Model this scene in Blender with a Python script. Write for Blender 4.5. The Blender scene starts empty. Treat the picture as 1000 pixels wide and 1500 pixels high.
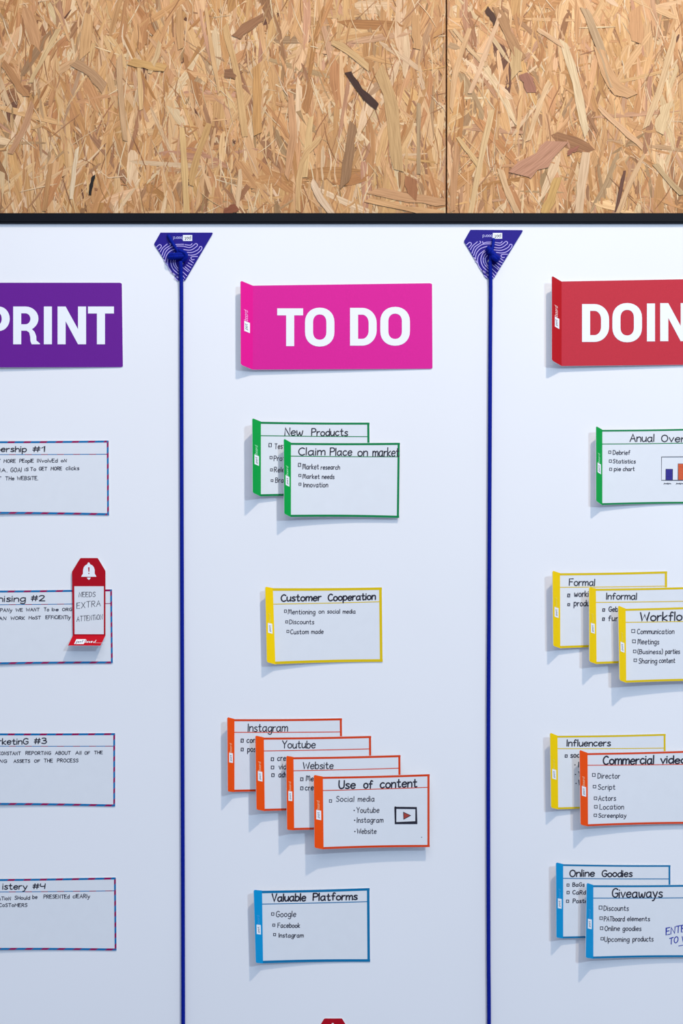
import bpy, bmesh, math, random
from mathutils import Vector
from mathutils.geometry import tessellate_polygon
C = bpy.context.scene.collection
scene = bpy.context.scene

# ---------------------------------------------------------------- frame of reference
# The board plane is Y = 0, the viewer is on the -Y side.  One unit of the survey grid
# (px, py) taken off the photograph is one millimetre on the board.
D, CX, CY, TOP = 2100.0, 500.0, 1250.0, 2.85
def W(px, py, d=0.0):
    """survey point seen at (px, py), standing d millimetres proud of the board"""
    k = 1 - d / D
    return Vector(((CX + (px - CX) * k - 500) / 1000, -d / 1000, TOP - (CY + (py - CY) * k) / 1000))

# ---------------------------------------------------------------- camera
cam = bpy.data.cameras.new('camera'); co = bpy.data.objects.new('camera', cam); C.objects.link(co)
co.location = (0, -D / 1000, TOP - CY / 1000); co.rotation_euler = (math.pi / 2, 0, 0)
cam.sensor_fit = 'HORIZONTAL'; cam.sensor_width = 24; cam.lens = 24 * D / 1000; cam.shift_y = 0.5
cam.clip_start = 0.05
scene.camera = co

# ---------------------------------------------------------------- world, lights, exposure
wd = bpy.data.worlds.new('world'); scene.world = wd; wd.use_nodes = True
bg = wd.node_tree.nodes['Background']; bg.inputs[0].default_value = (0.587, 0.727, 1.0, 1); bg.inputs[1].default_value = 0.45
def area(name, loc, target, size, power, col):
    l = bpy.data.lights.new(name, 'AREA'); l.shape = 'DISK'; l.size = size; l.energy = power; l.color = col
    o = bpy.data.objects.new(name, l); C.objects.link(o); o.location = loc
    o.rotation_euler = (Vector(target) - Vector(loc)).to_track_quat('-Z', 'Y').to_euler()
    return o
area('ceiling_spot', (0.924, -1.63, TOP + 1.70), (0.05, 0, 2.1), 0.13, 52, (1.0, 0.87, 0.70))
area('side_spot', (3.1, -5.0, TOP + 1.0), (0, 0, 2.1), 0.40, 112, (0.56, 0.77, 0.97))
area('overhead_fill', (-0.1, -1.9, TOP + 1.1), (0.0, 0, 2.5), 2.2, 20, (0.90, 0.95, 1.0))  # unseen soft fill, added so the ambient light fades down the board
vs = scene.view_settings
vs.view_transform = 'Standard'; vs.look = 'None'; vs.gamma = 1; vs.use_curve_mapping = False; vs.exposure = 0.0

# ---------------------------------------------------------------- materials
def lin(c):
    return tuple(((v / 255 / 12.92) if v / 255 <= 0.04045 else ((v / 255 + 0.055) / 1.055) ** 2.4) for v in c)
MATS = {}
def mat(name, rgb, rough=0.5, spec=0.3, var=0.0, vscale=400, bump=0.0, bscale=600):
    if name in MATS: return MATS[name]
    m = bpy.data.materials.new(name); m.use_nodes = True; n = m.node_tree; b = n.nodes['Principled BSDF']
    c = lin(rgb)
    b.inputs['Roughness'].default_value = rough; b.inputs['Specular IOR Level'].default_value = spec
    tc = n.nodes.new('ShaderNodeTexCoord')
    no = n.nodes.new('ShaderNodeTexNoise'); no.inputs['Scale'].default_value = vscale; no.inputs['Detail'].default_value = 4
    n.links.new(tc.outputs['Object'], no.inputs['Vector'])
    r = n.nodes.new('ShaderNodeValToRGB'); v = max(var, 0.004)
    r.color_ramp.elements[0].position = 0.3; r.color_ramp.elements[1].position = 0.7
    r.color_ramp.elements[0].color = tuple(x * (1 - v) for x in c) + (1,)
    r.color_ramp.elements[1].color = tuple(min(1, x * (1 + v)) for x in c) + (1,)
    n.links.new(no.outputs['Fac'], r.inputs['Fac']); n.links.new(r.outputs['Color'], b.inputs['Base Color'])
    if bump:
        n2 = n.nodes.new('ShaderNodeTexNoise'); n2.inputs['Scale'].default_value = bscale
        n.links.new(tc.outputs['Object'], n2.inputs['Vector'])
        bp = n.nodes.new('ShaderNodeBump'); bp.inputs['Strength'].default_value = bump; bp.inputs['Distance'].default_value = 0.0004
        n.links.new(n2.outputs['Fac'], bp.inputs['Height']); n.links.new(bp.outputs['Normal'], b.inputs['Normal'])
    MATS[name] = m; return m
BOARD = mat('board_enamel', (240, 238, 240), 0.34, 0.28, 0.012, 3)
FRAME = mat('black_anodised_metal', (10, 12, 20), 0.4, 0.1, 0.1, 60)
SHEET = mat('card_sheet', (230, 230, 233), 0.42, 0.25, 0.01, 60)
EDGE = mat('magnet_sheet_edge', (238, 238, 240), 0.6, 0.2)
INK = mat('marker_ink', (30, 27, 44), 0.5, 0.3)
PEN = mat('fine_pen_ink', (46, 44, 62), 0.5, 0.3)
PRINT = mat('white_print', (243, 243, 246), 0.5, 0.3)
CORD = mat('blue_braided_cord', (4, 28, 140), 0.75, 0.1, 0.35, 700, 0.8, 1400)
COL = {'green': ((0, 128, 68), (0, 160, 66)), 'yellow': ((226, 192, 12), (250, 208, 0)), 'orange': ((222, 68, 26), (245, 80, 8)),
       'blue': ((14, 116, 166), (6, 148, 206)), 'magenta': ((222, 28, 148), (228, 0, 140)), 'red': ((196, 44, 60), (184, 26, 34)),
       'purple': ((104, 26, 142), (104, 26, 142))}

# ---------------------------------------------------------------- object helpers
def link_mesh(name, verts, faces, mats, parent=None, mi=None, smooth=False):
    me = bpy.data.meshes.new(name); me.from_pydata([tuple(v) for v in verts], [], faces)
    for m in (mats if isinstance(mats, (list, tuple)) else [mats]): me.materials.append(m)
    if mi: me.polygons.foreach_set('material_index', mi)
    if smooth: me.polygons.foreach_set('use_smooth', [True] * len(me.polygons))
    me.update()
    o = bpy.data.objects.new(name, me); C.objects.link(o)
    if parent:
        o.parent = parent; o.matrix_parent_inverse = parent_matrix(parent).inverted()
    return o
def parent_matrix(p):
    from mathutils import Matrix
    m = Matrix.Translation(p.location)
    if p.parent: m = parent_matrix(p.parent) @ p.matrix_parent_inverse @ m
    return m
def thing(name, loc, label, cat, group=None):
    o = bpy.data.objects.new(name, None); o.empty_display_size = 0.02; C.objects.link(o); o.location = loc
    o['label'] = label; o['category'] = cat
    if group: o['group'] = group
    return o
class MB:
    def __init__(s): s.v = []; s.f = []; s.m = []
    def add(s, v, f, m=0):
        k = len(s.v); s.v += list(v); s.f += [tuple(i + k for i in q) for q in f]; s.m += [m] * len(f)
    def box(s, x0, x1, y0, y1, d0, d1, m=0):
        """survey-plane box without perspective allowance: true millimetres on the board"""
        P = lambda x, y, d: Vector(((x - 500) / 1000, -d / 1000, TOP - y / 1000))
        v = [P(x, y, d) for d in (d0, d1) for y in (y0, y1) for x in (x0, x1)]
        s.add(v, [(0, 1, 3, 2), (4, 6, 7, 5), (0, 4, 5, 1), (2, 3, 7, 6), (0, 2, 6, 4), (1, 5, 7, 3)], m)
    def slab(s, P, t, mf=0, mb=1):
        """grid P[i][j] of front points, given thickness t (metres)"""
        n, m = len(P), len(P[0]); B = []
        for i in range(n):
            for j in range(m):
                a = P[min(i + 1, n - 1)][j] - P[max(i - 1, 0)][j]; b = P[i][min(j + 1, m - 1)] - P[i][max(j - 1, 0)]
                nn = a.cross(b); nn.normalize()
                if nn.y > 0: nn = -nn
                B.append(P[i][j] - nn * t)
        F = [P[i][j] for i in range(n) for j in range(m)]
        k = n * m; id_ = lambda i, j: i * m + j
        top = [(id_(i, j), id_(i + 1, j), id_(i + 1, j + 1), id_(i, j + 1)) for i in range(n - 1) for j in range(m - 1)]
        s.add(F + B, top, mf); base = len(s.v) - 2 * k
        def q(*a): s.f.append(tuple(base + x for x in a)); s.m.append(mb)
        for a, b, c, d in top: q(a + k, d + k, c + k, b + k)
        for i in range(n - 1):
            q(id_(i, 0), id_(i, 0) + k, id_(i + 1, 0) + k, id_(i + 1, 0))
            q(id_(i, m - 1), id_(i + 1, m - 1), id_(i + 1, m - 1) + k, id_(i, m - 1) + k)
        for j in range(m - 1):
            q(id_(0, j), id_(0, j + 1), id_(0, j + 1) + k, id_(0, j) + k)
            q(id_(n - 1, j), id_(n - 1, j) + k, id_(n - 1, j + 1) + k, id_(n - 1, j + 1))
    def poly(s, loops, T, t=0.0, m=0, ms=0):
        """flat outline with holes; T maps a 2-D point to a front point, t mm thick"""
        pts = [p for l in loops for p in l]
        V = [T(x, y, 0) for x, y in pts]
        tri = tessellate_polygon([[Vector((x, y, 0)) for x, y in l] for l in loops])
        s.add(V, [tuple(q) for q in tri], m)
        if t:
            Bk = [T(x, y, -t) for x, y in pts]; n = len(V); s.add(V + Bk, [], m); base = len(s.v) - 2 * n; o = 0
            for l in loops:
                for i in range(len(l)):
                    a, b = o + i, o + (i + 1) % len(l)
                    s.f.append((base + a, base + b, base + b + n, base + a + n)); s.m.append(ms)
                o += len(l)
            for q in tri: s.f.append(tuple(base + n + x for x in reversed(q))); s.m.append(ms)
    def ribbon(s, pts, w, T, caps=True, m=0):
        """line of width w (survey mm) drawn through 2-D pts"""
        P = [pts[0]]
        for p in pts[1:]:
            if (p[0] - P[-1][0]) ** 2 + (p[1] - P[-1][1]) ** 2 > 0.0025: P.append(p)
        if len(P) == 1: P.append((P[0][0] + 0.3, P[0][1]))
        L = []; R = []; n = len(P)
        for i in range(n):
            ax, ay = P[max(i - 1, 0)]; bx, by = P[min(i + 1, n - 1)]; dx, dy = bx - ax, by - ay; l = math.hypot(dx, dy) or 1
            nx, ny = -dy / l, dx / l; k = 1
            if 0 < i < n - 1:
                ex, ey = P[i][0] - ax, P[i][1] - ay; l2 = math.hypot(ex, ey) or 1
                k = 1 / max(0.55, abs(nx * -ey / l2 + ny * ex / l2))
            h = w / 2 * k
            L.append((P[i][0] + nx * h, P[i][1] + ny * h)); R.append((P[i][0] - nx * h, P[i][1] - ny * h))
        V = [T(x, y, 0) for x, y in L] + [T(x, y, 0) for x, y in R]
        s.add(V, [(i, i + 1, n + i + 1, n + i) for i in range(n - 1)], m)
        if caps:
            for c in (P[0], P[-1]):
                s.add([T(c[0] + w / 2 * math.cos(a), c[1] + w / 2 * math.sin(a), 0.01) for a in [k * math.pi / 3 for k in range(6)]], [tuple(range(6))], m)
    def build(s, name, mats, parent=None, smooth=False): return link_mesh(name, s.v, s.f, mats, parent, s.m, smooth)

def spline(pts, n=5, closed=False):
    out = []; N = len(pts)
    if N < 3: return list(pts)
    for i in range(N - 1 if not closed else N):
        p = [pts[(i + k) % N] if closed else pts[min(max(i + k, 0), N - 1)] for k in (-1, 0, 1, 2)]
        for q in range(n):
            t = q / n
            out.append(tuple(0.5 * (2 * p[1][c] + (p[2][c] - p[0][c]) * t + (2 * p[0][c] - 5 * p[1][c] + 4 * p[2][c] - p[3][c]) * t * t
                       + (3 * p[1][c] - p[0][c] - 3 * p[2][c] + p[3][c]) * t ** 3) for c in range(len(pts[0]))))
    out.append(tuple(pts[0] if closed else pts[-1])); return out

# ---------------------------------------------------------------- the handwriting: one pen stroke per entry
GL = {
'A': 'l0,0 2.6,8 5.2,0|l1,3 4.4,3.2', 'B': 'l0,0 0,8|s0,8 3,8 3.8,6.4 2.6,4.6 0,4.3|s0,4.3 3.4,4.2 4.4,2.4 3.2,.3 0,0',
'C': 's4.6,7 2.8,8 .8,6.6 0,4 .8,1.2 2.8,0 4.8,1', 'D': 'l0,0 0,8|s0,8 3,7.6 4.8,5.4 4.8,2.8 3,.6 0,0',
'E': 'l4,8 0,8 0,0 4.2,0|l0,4.2 3.4,4.2', 'F': 'l0,0 0,8 4.2,8|l0,4.4 3.4,4.4', 'G': 's4.8,7 3,8 .8,6.8 0,4 .8,1 3,0 4.8,1.4 4.9,3.6|l4.9,3.6 2.8,3.6',
'H': 'l0,0 0,8|l4.4,0 4.4,8|l0,4 4.4,4', 'I': 'l0,0 0,8', 'K': 'l0,0 0,8|l4,8 0,3.6 4.2,0', 'L': 'l0,8 0,0 4,0', 'M': 'l0,0 .6,8 3,3 5.4,8 6,0', 'round_m': 's0,0 .2,5 .3,7.6 1.6,7.6 2.8,5.5 3,1.5|s3,2 3.2,6 4.4,7.6 5.6,7 6.1,4 6.3,0', 'N': 'l0,0 .2,8 4.4,0 4.6,8',
'O': 's2.6,8 .7,6.8 0,4 .7,1.2 2.6,0 4.5,1.2 5.2,4 4.5,6.8 2.6,8', 'P': 'l0,0 0,8|s0,8 3,8 4.4,6.4 3.6,4.4 0,3.8', 'Q': 's2.6,8 0,4 2.6,0 5.2,4 2.6,8|l3,2 5,0',
'R': 'l0,0 0,8|s0,8 3,8 4.2,6.4 3.4,4.6 0,4|l1.6,4 4.6,0', 'S': 's4.2,7 2.4,8 .5,6.8 .9,5 3.4,3.6 4.2,1.8 2.4,0 0,.9', 'T': 'l0,8 5,8|l2.5,8 2.5,0',
'U': 's0,8 0,3 1,.4 2.5,0 4.2,1 4.6,3.4 4.6,8', 'V': 'l0,8 2.4,0 4.8,8', 'W': 'l0,8 1.6,0 3.4,6 5.2,0 7,8', 'X': 'l0,8 4.8,0|l4.8,8 0,0', 'Y': 'l0,8 2.4,4 4.8,8|l2.4,4 2.4,0',
'a': 's4,4.4 2.2,5 .4,3.8 .1,1.6 1.2,0 2.8,.4 3.9,2.2|l4,5 4,.5 4.6,0', 'b': 'l0,8 0,0|s0,3.4 1.6,5 3.4,4.4 4,2.4 3,.3 1.4,0 0,1.2', 'c': 's3.6,4.4 2,5 .4,3.8 0,2.2 .8,.4 2.2,0 3.8,.8',
'd': 's4,4 2.2,5 .4,3.8 .1,1.6 1.2,0 2.8,.4 4,2.2|l4,8 4,0', 'e': 's0.1,2.6 3.8,2.9 3.4,4.6 1.9,5 .4,3.8 0,2 1,.2 2.4,0 3.8,.9', 'f': 's3.4,7.4 2.2,8 1.4,7 1.3,5 1.3,0|l0,4.6 3,4.6',
'g': 's4,4.4 2.2,5 .4,3.8 .1,1.6 1.2,.1 2.8,.5 3.9,2.2|s4,5 4,0 3.6,-2.4 2,-3 .2,-2.2', 'h': 'l0,8 0,0|s0,3 1.6,4.9 3.2,4.6 3.8,3 3.8,0', 'i': 'l0,5 0,0|l0,7 .1,7.1', 'j': 's1,5 1,-2 -.6,-2.6|l1,7 1.1,7.1',
'k': 'l0,8 0,0|l3.4,4.8 0,2 3.6,0', 'l': 'l0,8 0,0', 'm': 'l0,5 0,0|s0,3.2 1.4,4.9 2.6,4.6 3,3 3,0|s3,3.2 4.4,4.9 5.6,4.6 6,3 6,0', 'n': 'l0,5 0,0|s0,3.2 1.6,4.9 3.2,4.6 3.7,3 3.7,0',
'o': 's2,5 .5,4.2 0,2.5 .5,.8 2,0 3.6,.8 4.1,2.5 3.6,4.2 2,5', 'p': 'l0,5 0,-3|s0,3.4 1.6,5 3.4,4.4 4,2.4 3,.3 1.4,0 0,1.2', 'r': 'l0,5 0,0|s0,2.8 1.2,4.6 2.8,4.9', 's': 's3.2,4.5 1.8,5 .4,4.2 1,3 2.8,2 3.2,.8 1.8,0 0,.5',
't': 's1.4,7.4 1.4,1.4 2,.1 3.4,.4|l0,5 3,5', 'u': 's0,5 0,1.8 .9,.1 2.4,.3 3.6,2|l3.7,5 3.8,0', 'v': 'l0,5 1.9,0 3.8,5', 'w': 's0,5 .5,.7 1.6,.3 2.8,3.6|s2.8,3.6 3.6,.3 4.8,.7 5.6,5', 'x': 'l0,5 3.6,0|l3.6,5 0,0', 'y': 'l0,5 2,.6|s4,5 2.2,0 1,-2.6 -.3,-3',
'1': 'l0,5.6 2,8 2,0', '2': 's0,6.6 1,7.8 2.8,8 4,6.6 3,4 0,0|l0,0 4.6,0', '3': 's.2,7.4 2,8 3.6,7 3.2,5 1.4,4.3|s1.4,4.3 3.8,3.8 4.2,1.8 2.6,0 0,.6', '4': 's0,8 0,4.4 1.6,3.6 4,4.4|l4.2,8 3.8,0',
'#': 'l1.6,8 .8,0|l4.2,8 3.4,0|l0,5.6 5.2,5.8|l-.2,2.6 5,2.8', '.': 'l0,0 .2,.1', '(': 's1.4,9 .2,6 .2,2 1.4,-1', ')': 's0,9 1.2,6 1.2,2 0,-1', '!': 'l0,8 0,2.4|l0,0 .1,.1',
}
def glyph(ch):
    out = []
    for st in GL[ch].split('|'):
        p = [tuple(float(c) for c in q.split(',')) for q in st[1:].split()]
        out.append(spline(p, 4) if st[0] == 's' else p)
    return out
def layout(text, gap=1.3, space=3.4, pen_m=False):
    x = 0; out = []
    for k, ch in enumerate(text):
        if pen_m and ch == 'M' and text[k + 1:k + 2].islower(): ch = 'round_m'
        if ch == ' ': x += space; continue
        g = glyph(ch); mx = max(q[0] for st in g for q in st)
        out.append([[(q[0] + x, q[1]) for q in st] for st in g]); x += max(mx, 0.3) + gap
    return out, max(x - gap, 0.5)
rw = random.Random(5)
def write(mb, text, x0, base0, x1, h, w, T, base1=None, lean=0.04, jit=0.03, m=0, pen_m=False):
    """text fitted between survey x0 and x1, capital height h, pen width w"""
    gl, tot = layout(text, gap=1.3 if w > 1.3 else 1.8, pen_m=pen_m); kx = (x1 - x0) / tot; ky = h / 8; base1 = base0 if base1 is None else base1
    for g in gl:
        jy = rw.uniform(-1, 1) * jit * h; js = 1 + rw.uniform(-1, 1) * jit
        for st in g:
            pts = []
            for gx, gy in st:
                px = x0 + gx * kx + gy * ky * lean; f = (px - x0) / max(x1 - x0, 1)
                pts.append((px, base0 + (base1 - base0) * f - gy * ky * js + jy))
            mb.ribbon(pts, w, T, m=m)
def tick_box(mb, x0, y0, x1, y1, w, T):
    mb.ribbon([(x0, y0), (x1, y0 + .1), (x1 - .1, y1), (x0, y1 - .1), (x0, y0)], w, T)

# ---------------------------------------------------------------- the wall of strand board
def strand_material():
    m = bpy.data.materials.new('wood_strand'); m.use_nodes = True; n = m.node_tree; b = n.nodes['Principled BSDF']
    b.inputs['Roughness'].default_value = 0.55; b.inputs['Specular IOR Level'].default_value = 0.25
    at = n.nodes.new('ShaderNodeAttribute'); at.attribute_name = 'Col'
    uv = n.nodes.new('ShaderNodeUVMap'); uv.uv_map = 'UVMap'
    mp = n.nodes.new('ShaderNodeMapping'); mp.inputs['Scale'].default_value = (25, 520, 1)
    n.links.new(uv.outputs[0], mp.inputs[0])
    no = n.nodes.new('ShaderNodeTexNoise'); no.inputs['Scale'].default_value = 1; no.inputs['Detail'].default_value = 3; n.links.new(mp.outputs[0], no.inputs['Vector'])
    r = n.nodes.new('ShaderNodeValToRGB'); e = r.color_ramp.elements
    e[0].position = 0.28; e[0].color = (0.66, 0.60, 0.53, 1); e[1].position = 0.66; e[1].color = (1.0, .98, .96, 1)
    n.links.new(no.outputs['Fac'], r.inputs['Fac'])
    mx = n.nodes.new('ShaderNodeMix'); mx.data_type = 'RGBA'; mx.blend_type = 'MULTIPLY'; mx.inputs[0].default_value = 1
    n.links.new(at.outputs['Color'], mx.inputs[6]); n.links.new(r.outputs['Color'], mx.inputs[7]); n.links.new(mx.outputs[2], b.inputs['Base Color'])
    bp = n.nodes.new('ShaderNodeBump'); bp.inputs['Strength'].default_value = 0.5; bp.inputs['Distance'].default_value = 0.0004
    n.links.new(no.outputs['Fac'], bp.inputs['Height']); n.links.new(bp.outputs['Normal'], b.inputs['Normal'])
    return m
STRAND = strand_material()
OSB = mat('strand_board_core', (176, 122, 78), 0.7, 0.2, 0.4, 90, 0.6, 120)
WALL = -22.0                                     # the wall face lies 22 mm behind the board face
BASE = [(210, 156, 102), (220, 170, 116), (198, 142, 90), (230, 184, 134), (206, 152, 102), (216, 164, 106), (188, 132, 80), (222, 174, 124), (210, 158, 108)]
rs = random.Random(11)
def P0(x, y, d): return Vector(((x - 500) / 1000, -d / 1000, TOP - y / 1000))
def strand(V, F, CO, UV, pts, w, col, d, xlo=-1e9, xhi=1e9, tip=0.35, n=5, rough=0.12):
    """one flake: a slightly bent tapering chip with torn ends"""
    line = spline(pts, 3) if len(pts) > 2 else [(pts[0][0] + (pts[1][0] - pts[0][0]) * k / n, pts[0][1] + (pts[1][1] - pts[0][1]) * k / n) for k in range(n + 1)]
    N = len(line); base = len(V); uo = rs.uniform(0, 40); vo = rs.uniform(0, 40); tl = rs.uniform(-.2, .2); acc = 0
    for i, (x, y) in enumerate(line):
        a = line[max(i - 1, 0)]; b = line[min(i + 1, N - 1)]; dx, dy = b[0] - a[0], b[1] - a[1]; l = math.hypot(dx, dy) or 1
        if i: acc += math.hypot(x - line[i - 1][0], y - line[i - 1][1])
        nx, ny = -dy / l, dx / l; t = i / (N - 1)
        taper = 1 - (1 - tip) * max(0, abs(2 * t - 1) - .55) / .45
        wl = w / 2 * taper * rs.uniform(.98 - rough, .98 + rough); wr = w / 2 * taper * rs.uniform(.98 - rough, .98 + rough)
        sk = (rs.uniform(-.5, .5) * w if i in (0, N - 1) else 0)
        for s, ww in ((1, wl), (-1, wr)):
            X = x + nx * ww * s + dx / l * sk * s; Y = y + ny * ww * s + dy / l * sk * s
            V.append(P0(min(max(X, xlo), xhi), Y, d + tl * s * min(1, w / 12))); CO.append(col)
            UV.append((acc / 1000 + uo, (s * ww) / 1000 + vo))
    for i in range(N - 1): F.append((base + 2 * i, base + 2 * i + 2, base + 2 * i + 3, base + 2 * i + 1))
def strand_object(name, V, F, CO, UV, parent):
    me = bpy.data.meshes.new(name); me.from_pydata([tuple(v) for v in V], [], F); me.materials.append(STRAND)
    ca = me.color_attributes.new('Col', 'FLOAT_COLOR', 'POINT'); ca.data.foreach_set('color', [c for q in CO for c in (*lin(q), 1)])
    uv = me.uv_layers.new(name='UVMap'); uv.data.foreach_set('uv', [c for l in me.loops for c in UV[l.vertex_index]])
    me.update(); o = bpy.data.objects.new(name, me); C.objects.link(o); o.parent = parent
    return o
def jcol(c, a=11): j = rs.uniform(-a, a); return tuple(max(5, min(250, v + j + rs.uniform(-3, 3))) for v in c)

mb = MB(); mb.box(-1400, 2400, -1300, 2900, WALL - 60, WALL - 12)
wall = mb.build('wall_back', OSB); wall['kind'] = 'structure'; wall['label'] = 'wall clad in raw strand board panels behind the whiteboard'
PAN = [(-594, 654.2), (656.2, 1900)]
panels = []
for x0, x1 in PAN:
    mb = MB(); mb.box(x0, x1, -1300, 2850, WALL - 12, WALL - 1); p = mb.build('strand_board_panel', OSB, wall); panels.append(p)
for (x0, x1), pan in zip(PAN, panels):
    V, F, CO, UV = [], [], [], []
    a, b = max(x0, -330), min(x1, 1330)
    cnt = int((b - a) * 15)
    for k in range(cnt):
        r = rs.random()
        ln, w = (rs.uniform(18, 70), rs.uniform(1.5, 5)) if r < .58 else (rs.uniform(45, 130), rs.uniform(5, 11)) if r < .86 else (rs.uniform(40, 100), rs.uniform(11, 20))
        ang = rs.gauss(0, 20) if rs.random() < .80 else rs.uniform(-90, 90)
        if rs.random() < .06: ang = rs.gauss(90, 12)
        x, y = rs.uniform(a - 10, b + 10), rs.uniform(-230, 345)
        sx, sy = math.sin(math.radians(ang)) * ln / 2, math.cos(math.radians(ang)) * ln / 2; bend = rs.uniform(-.06, .06) * ln
        c = rs.choice(BASE); rr = rs.random()
        if rr < .05: c = (164, 116, 78)
        elif rr < .10: c = (198, 148, 112)
        elif rr < .20: c = (228, 192, 150)
        elif rr < .208: c = (112, 72, 50)
        elif rr < .25: c = (176, 138, 98)
        if x0 > 600: c = tuple(v * 1.03 for v in c)
        strand(V, F, CO, UV, [(x - sx, y - sy), (x + bend, y), (x + sx, y + sy)], w, jcol(c), WALL + rs.uniform(-.7, .6), x0 + .3, x1 - .3)
    for k in range(int((b - a) * 1.8)):                  # loose fibres and splinters on the face
        ln, w = rs.uniform(12, 60), rs.uniform(.7, 1.8); ang = rs.gauss(0, 22) if rs.random() < .88 else rs.uniform(-90, 90)
        x, y = rs.uniform(a - 10, b + 10), rs.uniform(-230, 345); sx, sy = math.sin(math.radians(ang)) * ln / 2, math.cos(math.radians(ang)) * ln / 2
        strand(V, F, CO, UV, [(x - sx, y - sy), (x + rs.uniform(-.08, .08) * ln, y), (x + sx, y + sy)], w,
               jcol(rs.choice([(232, 196, 152), (166, 114, 74), (224, 182, 134), (182, 128, 84), (236, 206, 166)])), WALL + rs.uniform(.2, 1.0), x0 + .3, x1 - .3)
    o = strand_object('strand_surface', V, F, CO, UV, pan); o['kind'] = 'stuff'
# flakes that can be told apart in the photograph, one object each
KNOWN = [
 ([(134, 247), (130, 262), (128, 276)], 5, (26, 18, 14)), ([(510, 94), (528, 122), (553, 146)], 10, (66, 34, 24)),
 ([(343, 42), (358, 30), (384, 12)], 14, (162, 114, 80)), ([(327, 96), (348, 98)], 14, (150, 100, 66)), ([(125, 8), (120, 70)], 15, (214, 168, 112)),
 ([(299, 0), (308, 60), (319, 124)], 6, (222, 178, 124)), ([(172, 70), (174, 130), (180, 196)], 9, (206, 164, 124)), ([(375, 84), (376, 186)], 13, (204, 152, 92)),
 ([(456, 255), (470, 282), (492, 312)], 11, (232, 196, 164)), ([(109, 206), (100, 282)], 6, (232, 204, 166)), ([(326, 302), (346, 294)], 12, (150, 88, 60)),
 ([(264, 176), (268, 240), (272, 312)], 9, (224, 180, 126)), ([(517, 170), (511, 210), (505, 262)], 14, (160, 118, 84)), ([(556, 90), (574, 150), (584, 240)], 19, (212, 166, 118)),
 ([(544, 270), (600, 280), (654, 287)], 13, (206, 158, 108)), ([(538, 283), (596, 296), (654, 303)], 9, (218, 172, 118)), ([(604, 250), (605, 280)], 18, (172, 112, 66)),
 ([(328, 24), (345, 100), (357, 190)], 10, (216, 172, 120)), ([(188, 78), (240, 90)], 13, (214, 166, 108)), ([(232, 50), (226, 72), (216, 96)], 8, (222, 184, 136)),
 ([(40, 110), (60, 70), (82, 30)], 7, (222, 184, 136)), ([(10, 215), (30, 180), (44, 140)], 9, (200, 150, 110)), ([(70, 230), (60, 300)], 8, (190, 138, 88)),
 ([(200, 80), (204, 150)], 7, (222, 178, 122)), ([(104, 80), (130, 96), (150, 118)], 16, (194, 148, 110)), ([(304, 170), (286, 220), (278, 262)], 10, (210, 160, 106)),
 ([(425, 130), (428, 190), (418, 250)], 11, (204, 150, 110)), ([(455, 160), (446, 250)], 9, (222, 180, 128)), ([(260, 0), (262, 60)], 11, (206, 158, 106)),
 ([(486, 50), (510, 62), (540, 88)], 10, (214, 170, 122)), ([(610, 10), (612, 60)], 13, (206, 156, 104)), ([(350, 238), (346, 300)], 7, (226, 188, 142)),
 ([(470, 190), (440, 230), (436, 300)], 8, (216, 170, 118)), ([(614, 140), (614, 245)], 6, (180, 144, 108)), ([(0, 80), (20, 110), (34, 130)], 12, (188, 136, 88)),
 ([(735, 8), (712, 70), (690, 126)], 7, (230, 190, 146)), ([(730, 0), (746, 36), (768, 76)], 15, (184, 136, 92)), ([(714, 0), (722, 10), (728, 22)], 9, (78, 44, 30)),
 ([(829, 48), (846, 110), (863, 186)], 12, (234, 202, 162)), ([(859, 0), (880, 50), (902, 118)], 11, (196, 162, 124)), ([(880, 145), (912, 176), (946, 206)], 8, (224, 180, 132)),
 ([(818, 200), (795, 222), (762, 246)], 30, (200, 144, 114)), ([(862, 213), (856, 260), (850, 312)], 13, (230, 194, 156)), ([(808, 108), (790, 150), (776, 196)], 8, (232, 192, 144)),
 ([(964, 230), (982, 252), (1004, 276)], 9, (196, 160, 120)), ([(982, 140), (970, 184)], 17, (232, 198, 150)), ([(722, 150), (706, 220), (690, 312)], 9, (228, 188, 140)),
 ([(734, 238), (748, 276), (764, 312)], 10, (226, 184, 136)), ([(919, 240), (914, 262), (906, 300)], 5, (110, 72, 52)), ([(834, 214), (850, 206)], 7, (160, 100, 74)),
 ([(994, 36), (976, 100), (950, 176)], 10, (228, 188, 140)), ([(770, 96), (782, 124)], 16, (170, 116, 92)), ([(666, 30), (690, 60), (714, 86)], 7, (222, 180, 132)),
 ([(790, 30), (810, 44), (838, 60)], 7, (228, 186, 138)), ([(935, 0), (936, 50)], 20, (212, 162, 110)), ([(880, 60), (900, 110), (930, 130)], 18, (216, 168, 116)),
 ([(690, 30), (670, 90), (662, 150)], 8, (222, 178, 130)), ([(760, 60), (758, 100)], 16, (216, 174, 126)), ([(672, 190), (690, 214), (704, 236)], 7, (220, 176, 124)),
 ([(948, 216), (930, 250), (908, 306)], 7, (224, 182, 134)), ([(670, 200), (664, 300)], 9, (206, 154, 104)), ([(820, 250), (800, 306)], 14, (216, 168, 104)),
]
for pts, w, col in KNOWN:
    xm = sum(p[0] for p in pts) / len(pts); k = 0 if xm < 655 else 1
    V, F, CO, UV = [], [], [], []
    strand(V, F, CO, UV, pts, w, jcol(col, 4), WALL + 1.1 + rs.uniform(0, .35), PAN[k][0] + .2, PAN[k][1] - .2, tip=.82, rough=.3)
    strand_object('wood_strand', V, F, CO, UV, panels[k])

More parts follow.
